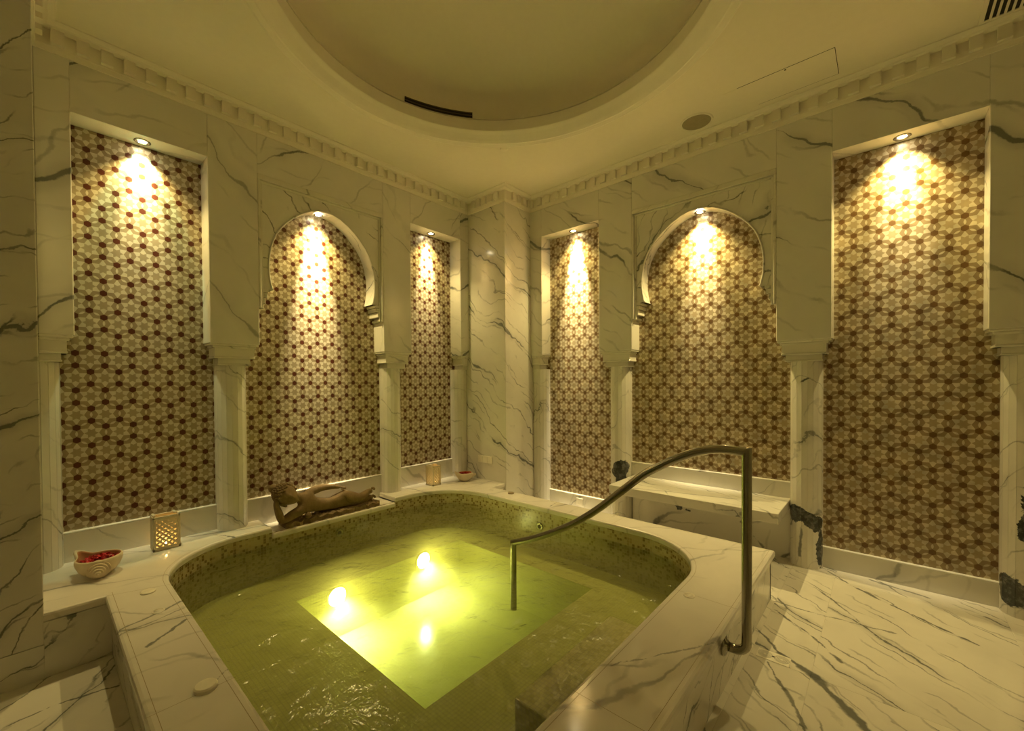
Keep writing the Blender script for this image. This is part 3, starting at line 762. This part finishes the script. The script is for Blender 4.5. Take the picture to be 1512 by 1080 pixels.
mb.lathe([(.044, -.001), (.044, .007), (.040, .012), (.022, .014), (.021, .020)], (HR, -2.772, .198), 36, M=Mr); mb.build('wall_flange', M_steel, rail)

# bench
mb = MB(); mb.box(-.343, dB, -1.590, -2.768, .372, .440, bev=.003)
be = mb.build('wall_bench', M_bench); tag(be, 'white marble slab bench fixed to the wall under the arch', 'bench')

# drain cover in the floor
t = thing('floor_drain', 'small rectangular brass drain cover let into the marble floor', 'drain', (-1.213, -2.885, 0))
M_brass = plain('drain_plate', (.88, .84, .74), .5)
mb = MB(); mb.box(-1.252, -1.174, -2.950, -2.820, -.004, .003, bev=.001); mb.build('frame', M_brass, t)
mb = MB()
for cyy in (-2.852, -2.918):
    for rr in (.008, .013, .018, .023, .028):
        mb.lathe([(rr, .0033), (rr + .0012, .0033)], (-1.213, cyy, 0), 28, cap=False)
mb.lathe([(.0005, .0034), (.006, .0034)], (-1.213, -2.885, 0), 20, cap=False)
mb.build('slots', M_dark, t, recalc=False)

# cover plates
t = thing('socket_plate', 'blank cream cover plate on the corner pillar above the shell bowl', 'wall plate', (PX, -.232, .46))
mb = MB(); mb.box(PX - .008, PX, -.335, -.130, .458, .532, bev=.003); mb.build('plate', M_white, t)
for y in (-.2, -.266):
    mb = MB(); mb.box(PX - .0086, PX - .006, y - .0006, y + .0006, .466, .524); mb.build('joint', M_grout, t)
t = thing('socket_plate', 'small cream socket plate on the white base strip behind the coping', 'wall plate', (dB - .018, -1.02, .06))
mb = MB(); mb.box(dB - .026, dB - .017, -1.062, -.985, .052, .125, bev=.003); mb.build('plate', M_white, t)

# ------------------------------------------------------------------ ceiling fittings
t = thing('ceiling_speaker', 'round flush speaker grille in the ceiling', 'speaker', (-.225, -2.24, ZCEIL))
mb = MB(); mb.lathe([(.096, -.001), (.098, -.006), (.108, -.007), (.112, .001)], (-.225, -2.24, ZCEIL), 48, cap=False); mb.build('rim', M_plaster, t)
mb = MB(); mb.lathe([(.0005, -.006), (.06, -.005), (.097, -.003)], (-.225, -2.24, ZCEIL), 48, cap=False); mb.build('grille', M_grille, t)
t = thing('sprinkler_cap', 'tiny round white sprinkler cap on the ceiling', 'sprinkler', (-.923, -.972, ZCEIL))
mb = MB(); mb.lathe([(.034, .001), (.034, -.004), (.028, -.008), (.0005, -.009)], (-.923, -.972, ZCEIL), 28, cap=False); mb.build('cap', M_plaster, t)
t = thing('access_hatch', 'flush rectangular access hatch with a thin dark outline in the ceiling', 'hatch', (-.28, -2.75, ZCEIL))
mb = MB(); mb.box(-.418, -.142, -3.047, -2.46, ZCEIL - .0015, ZCEIL + .001); mb.build('panel', M_plaster, t)
mb = MB(); g = .003; z0 = ZCEIL - .0009
for x0, x1, y0, y1 in ((-.421, -.418, -3.05, -2.55), (-.142, -.139, -3.05, -2.62), (-.421, -.139, -3.05, -3.047)): mb.box(x0, x1, y0, y1, z0, ZCEIL)
mb.box(-.412, -.402, -2.815, -2.805, ZCEIL - .003, ZCEIL); mb.build('gap', M_dark, t)
t = thing('air_vent', 'white slatted air vent in the ceiling corner', 'vent', (-.2, -3.78, ZCEIL))
mb = MB(); x0, x1, y0, y1 = -.36, -.108, -3.96, -3.645
mb.box(x0 - .02, x0, y0 - .02, y1 + .02, ZCEIL - .006, ZCEIL + .001); mb.box(x1, x1 + .02, y0 - .02, y1 + .02, ZCEIL - .006, ZCEIL + .001)
mb.box(x0, x1, y1, y1 + .02, ZCEIL - .006, ZCEIL + .001); mb.box(x0, x1, y0 - .02, y0, ZCEIL - .006, ZCEIL + .001); mb.build('frame', M_plaster, t)
mb = MB(); mb.box(x0, x1, y0, y1, ZCEIL - .0015, ZCEIL + .002); mb.build('duct', M_dark, t)
for k in range(12):
    y = y1 - .022 - k * .0255
    mb = MB(); mb.box(x0, x1, y - .005, y + .005, ZCEIL - .006, ZCEIL - .002); mb.build('slat', M_plaster, t)
t = thing('dome_vent', 'dark curved slot vent at the foot of the ceiling dome', 'vent', (DC.x + .38, DC.y + 1.11, 3.37))
mb = MB(); t0, t1 = math.radians(51.5), math.radians(77.5)
mb.lathe([(1.176, 3.352), (1.176, 3.412)], (DC.x, DC.y, 0), 40, cap=False, arc=(t0, t1)); mb.build('slot', M_dark, t, recalc=False)
mb = MB()
for z in (3.35, 3.372, 3.393, 3.414): mb.lathe([(1.178, z - .0025), (1.170, z - .0025), (1.170, z + .0025), (1.178, z + .0025)], (DC.x, DC.y, 0), 40, cap=False, arc=(t0, t1))
mb.build('blade', plain('vent_blade', (.12, .10, .06), .6), t)

# ------------------------------------------------------------------ lanterns with candles
def lantern(x0, x1, y0, y1, z0, z1, label, glow):
    cx, cy = (x0 + x1) / 2, (y0 + y1) / 2
    t = thing('candle_lantern', label, 'lantern', (cx, cy, z0), 'pierced candle lanterns')
    mb = MB(); e = .011; zz0, zz1 = z0 + .0, z1 - .012
    for xx in (x0, x1 - e):
        for yy in (y0, y1 - e): mb.box(xx, xx + e, yy, yy + e, zz0, zz1, bev=.0015)
    for za, zb in ((zz0, zz0 + .016), (zz1 - .014, zz1)):
        mb.box(x0, x1, y0, y0 + e, za, zb, bev=.0012); mb.box(x0, x1, y1 - e, y1, za, zb, bev=.0012)
        mb.box(x0, x0 + e, y0, y1, za, zb, bev=.0012); mb.box(x1 - e, x1, y0, y1, za, zb, bev=.0012)
    mb.box(x0 + e, x1 - e, y0 + e, y1 - e, zz0, zz0 + .006)
    mb.build('frame', M_lantern, t)
    def lattice(fixed, lo, hi, ax, nrm):
        mb = MB(); c = .0050; nu = int((hi - lo) / c); nz = int((zz1 - .014 - zz0 - .016) / c); zb = zz0 + .016
        for i in range(nu):
            for j in range(nz):
                ci, cj = i % 6, j % 6
                hole = False
                for (a_, b_) in ((1, 1), (4, 4)):
                    if abs(ci - a_) + abs(cj - b_) <= 1: hole = True
                if hole and 0 < i < nu - 1 and 0 < j < nz - 1: continue
                ua, ub = lo + i * c, lo + (i + 1) * c if i < nu - 1 else hi
                va, vb = zb + j * c, zb + (j + 1) * c
                for off in (0., nrm * .005):
                    q = [(ua, va), (ub, va), (ub, vb), (ua, vb)]
                    mb.face([(u, fixed + off, v) if ax == 'x' else (fixed + off, u, v) for u, v in q])
        mb.build('pierced_panel', M_lantern, t, recalc=False)
    lattice(y0 + .003, x0 + e, x1 - e, 'x', 1); lattice(y1 - .003, x0 + e, x1 - e, 'x', -1)
    lattice(x0 + .003, y0 + e, y1 - e, 'y', 1); lattice(x1 - .003, y0 + e, y1 - e, 'y', -1)
    for xa in (x0 + .002, x1 - .03):
        mb = MB(); mb.box(xa, xa + .015, cy - .03, cy + .03, zz1, z1, bev=.003); mb.build('rim_lug', M_lantern, t)
    k = thing('tea_light', 'burning tea light inside the ' + ('lantern by the big petal bowl' if glow > .13 else 'far lantern beside the shell bowl'), 'candle', (cx, cy, zz0 + .006), 'tea lights')
    mb = MB(); zb = zz0 + .006
    mb.lathe([(.0005, 0), (.019, 0), (.019, .015), (.0175, .015), (.0175, .012), (.0005, .012)], (cx, cy, zb), 24, cap=False); mb.build('cup', M_white, k)
    mb = MB(); mb.lathe([(.0005, .014), (.004, .018), (.0052, .024), (.0035, .034), (.0005, .044)], (cx, cy, zb), 14, cap=False); mb.build('flame', M_flame, k)
    L = D.lights.new('candle_light', 'POINT'); L.energy = glow; L.color = (1., .58, .18); L.shadow_soft_size = .012
    o = D.objects.new('candle_light', L); COL.objects.link(o); o.parent = k; o.location = (0, 0, .05)
lantern(-3.060, -2.925, -.038, .052, ZD, .505, 'pale pierced stone lantern with a lit candle, beside the big petal bowl', .16)
lantern(-.945, -.845, -.050, .065, ZD, .490, 'pale pierced stone lantern with a lit candle, beside the shell bowl in the corner', .11)

# ------------------------------------------------------------------ petal bowls
def bowl(c, rx, ry, hgt, rot, spout, knob, label, ribs, cat='bowl'):
    t = thing('petal_bowl', label, 'bowl', c, 'shell-shaped clay bowls')
    n = 72; R = Matrix.Rotation(rot, 3, 'Z'); C0 = Vector(c)
    def rad(th, s):                         # plan radius factor incl. spout
        d = (th - spout + PI) % (2 * PI) - PI
        return 1 + .48 * math.exp(-(d / .24) ** 2) * s ** 2.2
    def lift(th, s):
        d = (th - spout + PI) % (2 * PI) - PI
        return .34 * math.exp(-(d / .3) ** 2) * s ** 3
    prof_o = [(.0, .0), (.34, .0), (.46, .02), (.66, .16), (.86, .40), (.97, .66), (1.0, .84), (.985, .95), (.95, 1.0)]
    prof_i = [(.90, .985), (.88, .90), (.86, .70), (.74, .40), (.5, .2), (.0, .16)]
    def ring(pf, k):
        out = []
        for i in range(n):
            th = 2 * PI * i / n; r, z = pf; s = max(r, 0.)
            f = rad(th, s)
            v = R @ Vector((rx * r * f * math.cos(th), ry * r * f * math.sin(th), 0)); v.z = hgt * (z + lift(th, s) * (1 if z > .3 else 0))
            out.append(C0 + v)
        return out
    mb = MB(); rs = [ring(p, 0) for p in prof_o + prof_i]
    no = len(prof_o)
    for j in range(len(rs) - 1):
        mat = 0 if j < no else 1
        for i in range(n):
            mb.add([rs[j][i], rs[j][(i + 1) % n], rs[j + 1][(i + 1) % n], rs[j + 1][i]], [(0, 1, 2, 3)], mat, True)
    mb.build('shell', [M_clay, M_clay_in], t, weld=True)
    # spiral whorl on the side
    d = R @ Vector((math.cos(knob) * rx, math.sin(knob) * ry, 0)); dn = d.normalized()
    mb = MB(); tilt = Vector((dn.x, dn.y, -.22 if not ribs else .12)).normalized()
    M3 = tilt.to_track_quat('Z', 'Y').to_matrix()
    pf = []; k = 5 if not ribs else 7; r0 = hgt * (.50 if not ribs else .38); Ln = hgt * (.56 if not ribs else .95)
    for i in range(k):
        f0 = i / k; f1 = (i + .72) / k
        pf += [(r0 * (1 - f0 * .92), -.02 + Ln * f0 ** .9 + .0), (r0 * (1 - f0 * .92), -.016 + Ln * f1 ** .9), (r0 * (1 - f1 * .92) * .86, -.016 + Ln * f1 ** .9)]
    pf.append((.0005, -.014 + Ln))
    mb.lathe(pf, C0 + d * (.92 if not ribs else .80) + Vector((0, 0, hgt * (.46 if not ribs else .55))), 32, M=M3, cap=False, smooth=False)
    mb.build('whorl', M_clay, t)
    # petals
    mb = MB(); rng = random.Random(int(rx * 1000))
    for i in range(170 if rx > .08 else 110):
        th = rng.uniform(0, 2 * PI); rr = math.sqrt(rng.random()) * .80
        p = C0 + R @ Vector((rx * rr * math.cos(th), ry * rr * math.sin(th), 0)); p.z = c[2] + hgt * (.72 + .20 * (1 - rr * rr)) + rng.uniform(-.004, .006)
        s = rng.uniform(.010, .017); M_ = Matrix.Rotation(rng.uniform(0, 6.28), 3, 'Z') @ Matrix.Rotation(rng.uniform(-.9, .9), 3, 'X') @ Matrix.Rotation(rng.uniform(-.7, .7), 3, 'Y')
        g = [(-.5, -.2, .15), (0, -.6, 0), (.5, -.2, .15), (.55, .25, .25), (0, .6, .3), (-.55, .25, .25), (0, 0, -.08)]
        mb.add([p + M_ @ Vector(q) * s for q in g], [(0, 1, 6), (1, 2, 6), (2, 3, 6), (3, 4, 6), (4, 5, 6), (5, 0, 6)], 0, True)
    fill = [(C0 + R @ Vector((rx * .83 * math.cos(2 * PI * i / 24), ry * .83 * math.sin(2 * PI * i / 24), 0)) + Vector((0, 0, hgt * .68))) for i in range(24)]
    mb.face(fill)
    o = mb.build('rose_petals', M_petal, recalc=False)
    tag(o, 'loose red rose petals heaped in the ' + ('bowl at the wide flat pier' if rx > .08 else 'small shell bowl in the far corner'), 'petals', kind='stuff')
bowl((-3.305, -.185, ZD), .098, .088, .098, math.radians(20), math.radians(110), math.radians(-115), 'big clay snail-shell bowl of red petals on the near ledge', False)
bowl((-.585, -.115, ZD), .082, .072, .085, math.radians(0), math.radians(165), math.radians(-20), 'small ribbed clay shell bowl of red petals in front of the corner pillar', True)

# ------------------------------------------------------------------ reclining statue
ST = Vector((-1.935, -.03, .246))
st = thing('reclining_statue', 'brown stone figure lying on its side, head propped on one hand, on a rough plinth', 'statue', ST[:])
mb = MB(); bm = bmesh.new()
nx, ny = 40, 6; rng = random.Random(3)
top = []
x0, x1, y0, y1, hh = -.385, .385, -.060, .085, .040
bmesh.ops.create_grid(bm, x_segments=nx, y_segments=ny, size=.5)
for v in bm.verts:
    ex = abs(v.co.x) > .49; ey = abs(v.co.y) > .49
    jit = .006 * math.sin(v.co.x * 61 + v.co.y * 9) + rng.uniform(-.003, .003)
    v.co = Vector((x0 + (v.co.x + .5) * (x1 - x0), y0 + (v.co.y + .5) * (y1 - y0) + (jit if ey else 0), hh + jit - (.008 if (ex or ey) else 0)))
r = bmesh.ops.extrude_face_region(bm, geom=bm.faces[:])
for v in [g for g in r['geom'] if isinstance(g, bmesh.types.BMVert)]: v.co.z = .0
for v in bm.verts: v.co += ST
mb.take(bm); mb.build('plinth', M_stone, st)
def skin(name, chains, parent, origin, mat, sub=2, root=0):
    verts = []; edges = []; rad = []; idx = {}
    for ch in chains:
        prev = None
        for key, p, r in ch:
            if key in idx: i = idx[key]
            else:
                i = len(verts); idx[key] = i; verts.append(Vector(p)); rad.append(r)
            if prev is not None: edges.append((prev, i))
            prev = i
    me = D.meshes.new(name); me.from_pydata([v[:] for v in verts], edges, [])
    o = D.objects.new(name, me); COL.objects.link(o)
    m = o.modifiers.new('skin', 'SKIN'); m.use_smooth_shade = True; m.branch_smoothing = .6
    for i, r in enumerate(rad):
        d = me.skin_vertices[0].data[i]; d.radius = r if isinstance(r, tuple) else (r, r); d.use_root = (i == root)
    s = o.modifiers.new('sub', 'SUBSURF'); s.levels = sub; s.render_levels = sub
    dg = bpy.context.evaluated_depsgraph_get(); m2 = D.meshes.new_from_object(o.evaluated_get(dg))
    D.objects.remove(o); D.meshes.remove(me)
    o = D.objects.new(name, m2); COL.objects.link(o); m2.name = name
    m2.materials.clear(); m2.materials.append(mat)
    for p in m2.polygons: p.use_smooth = True
    o.parent = parent; o.location = Vector(origin) - Vector(parent['_w'])
    return o
B = [
 [('pel', (.045, .014, .105), (.078, .066)), ('wai', (-.055, .012, .085), (.060, .056)), ('che', (-.150, .006, .108), (.070, .070)), ('shc', (-.215, .004, .148), (.058, .056)), ('nek', (-.272, 0, .190), .036), ('hdb', (-.315, -.005, .210), .038)],
 [('shc', 0, 0), ('shu', (-.185, .022, .212), .041), ('elu', (-.070, .050, .222), .029), ('wru', (.022, .036, .214), .021), ('hau', (.072, .022, .204), (.022, .012))],
 [('shc', 0, 0), ('shl', (-.260, -.026, .105), .042), ('ell', (-.405, -.034, .052), .032), ('fol', (-.425, -.034, .125), .027), ('wrl', (-.438, -.026, .180), .020), ('hal', (-.432, -.020, .225), (.026, .016))],
 [('pel', 0, 0), ('hpu', (.095, .002, .132), .062), ('knu', (.205, -.026, .090), .042), ('cau', (.260, -.010, .102), .036), ('anu', (.315, .005, .124), .024), ('fou', (.345, -.010, .126), (.022, .026))],
 [('pel', 0, 0), ('hpl', (.095, .022, .070), .056), ('knl', (.205, .012, .060), .041), ('cal', (.270, .014, .064), .034), ('anl', (.325, .010, .070), .024), ('fol2', (.350, -.010, .068), (.021, .026))],
]
body = skin('body', B, st, ST, M_stone)
# fingers and toes
def digits(name, base, dirv, side, n, ln, r):
    for i in range(n):
        mb = MB(); o_ = Vector(base) + Vector(side) * (i - (n - 1) / 2); d_ = Vector(dirv) * (ln * (1 - .12 * abs(i - (n - 1) / 2)))
        mb.tube([ST + o_, ST + o_ + d_ * .5 + Vector((0, 0, .001)), ST + o_ + d_ * .9, ST + o_ + d_], [r, r * .95, r * .8, r * .35], 8)
        mb.build(name, M_stone, st)
digits('toe', (.342, -.014, .138), (.45, -.25, .75), (.0, .0100, .001), 5, .024, .0062)
digits('toe', (.346, -.014, .074), (.75, -.4, .4), (.0, .0090, .003), 5, .022, .0060)
digits('finger', (.076, .018, .200), (.95, -.05, -.25), (.0, .0085, .0015), 4, .046, .0062)
digits('finger', (-.428, -.018, .236), (.25, -.15, .95), (.006, -.0080, 0), 4, .050, .0068)
digits('thumb', (.07, .008, .19), (.6, -.6, -.3), (0, 0, 0), 1, .03, .0055)
digits('thumb', (-.420, -.034, .222), (.7, -.5, .5), (0, 0, 0), 1, .032, .0058)
# head: egg shape with brow, nose, lips, ears
bm = bmesh.new(); bmesh.ops.create_uvsphere(bm, u_segments=48, v_segments=32, radius=1)
HC = Vector((-.362, -.012, .232))
# head frame: crown direction points to the propping hand side, face looks at the viewer and slightly down
crown = Vector((-.80, .05, .60)).normalized(); face = Vector((.22, -.92, -.10)); face = (face - crown * face.dot(crown)).normalized(); side = crown.cross(face)
def g(x, y, cx, cy, s, s2=None): return math.exp(-((x - cx) / s) ** 2 - ((y - cy) / (s2 or s)) ** 2)
for v in bm.verts:
    x, y, z = v.co.x, v.co.y, v.co.z        # x side, y face, z crown
    jaw = 1 - .26 * max(0, -z) ** 1.3
    X = x * .80 * jaw; Y = y * .93 * (1 - .10 * max(0, -z)); Z = z * 1.12
    if y > 0:
        Y += .15 * g(x, z, 0, -.16, .13, .20) + .05 * g(x, z, 0, .16, .10, .25)             # nose
        Y -= .09 * (g(x, z, .33, .10, .17, .10) + g(x, z, -.33, .10, .17, .10))            # sockets
        Y += .05 * (g(x, z, .33, .07, .10, .06) + g(x, z, -.33, .07, .10, .06))            # lids
        Y += .05 * g(x, z, 0, -.46, .22, .05) + .05 * g(x, z, 0, -.57, .18, .05) - .03 * g(x, z, 0, -.515, .24, .02)
        Y += .06 * g(x, z, 0, -.80, .2, .13)
        Y += .03 * (g(x, z, .35, .26, .25, .06) + g(x, z, -.35, .26, .25, .06))
    v.co = ST + HC + (side * X + face * Y + crown * Z) * .086
mb = MB(); mb.take(bm, smooth=True); mb.build('head', M_stone, st)
mb = MB(); rng = random.Random(5)           # hair: rows of small curls and a top knot
for k in range(300):
    z = 1 - 2 * (k + .5) / 300; r = math.sqrt(1 - z * z); th = k * 2.39996; x, y = r * math.cos(th), r * math.sin(th)
    if (y > .15 and z < .52) or z < -.45: continue
    c = ST + HC + (side * x * .84 + face * y * .94 + crown * z * 1.13) * .088
    bm = bmesh.new(); bmesh.ops.create_icosphere(bm, subdivisions=1, radius=.0105)
    for v in bm.verts: v.co += c
    mb.take(bm, smooth=True)
bm = bmesh.new(); bmesh.ops.create_icosphere(bm, subdivisions=3, radius=.030)
for v in bm.verts: v.co = v.co + ST + HC + crown * .098 - face * .03
mb.take(bm, smooth=True); mb.build('hair', M_stone, st)
for s in (-1, 1):
    mb = MB(); bm = bmesh.new(); bmesh.ops.create_uvsphere(bm, u_segments=12, v_segments=8, radius=1)
    for v in bm.verts: v.co = ST + HC + (side * (s * .80 + v.co.x * .10) + face * (-.02 + v.co.y * .17) + crown * (-.05 + v.co.z * .30)) * .086
    mb.take(bm, smooth=True); mb.build('ear', M_stone, st)
# small round stone knob at the chest
mb = MB(); bm = bmesh.new(); bmesh.ops.create_icosphere(bm, subdivisions=3, radius=.024)
for v in bm.verts: v.co += ST + Vector((-.222, -.055, .060))
mb.take(bm, smooth=True); mb.build('round_ornament', M_stone, st)

for o in D.objects:
    if '_w' in o: del o['_w']

# ------------------------------------------------------------------ world, camera, view
w = D.worlds.new('World'); sc.world = w; w.use_nodes = True
w.node_tree.nodes['Background'].inputs[0].default_value = (1., .8, .42, 1); w.node_tree.nodes['Background'].inputs[1].default_value = .008
cam = D.cameras.new('camera'); co = D.objects.new('camera', cam); COL.objects.link(co)
Cc = Vector((-3.51833438, -3.26313259, 1.3))
fw = Vector((.73789934, .67478864, -.01283955)); rt = Vector((.67476135, -.73800276, -.00700374)); uu = Vector((.01420167, .00349557, .99989304))
co.matrix_world = Matrix(((rt.x, uu.x, -fw.x, Cc.x), (rt.y, uu.y, -fw.y, Cc.y), (rt.z, uu.z, -fw.z, Cc.z), (0, 0, 0, 1)))
cam.sensor_fit = 'HORIZONTAL'; cam.sensor_width = 36; cam.lens = 623.689 / 1512 * 36
cam.shift_x = (756 - 735.42) / 1512; cam.shift_y = (571.05 - 540) / 1512; cam.clip_start = .02
sc.camera = co
vs = sc.view_settings; vs.view_transform = 'Standard'; vs.look = 'None'; vs.gamma = 1; vs.use_curve_mapping = False; vs.exposure = .36
cy = sc.cycles
cy.use_denoising = True; cy.max_bounces = 10; cy.diffuse_bounces = 5; cy.glossy_bounces = 4; cy.transmission_bounces = 6
cy.sample_clamp_indirect = 6.; cy.caustics_refractive = True; cy.caustics_reflective = False; cy.blur_glossy = .6
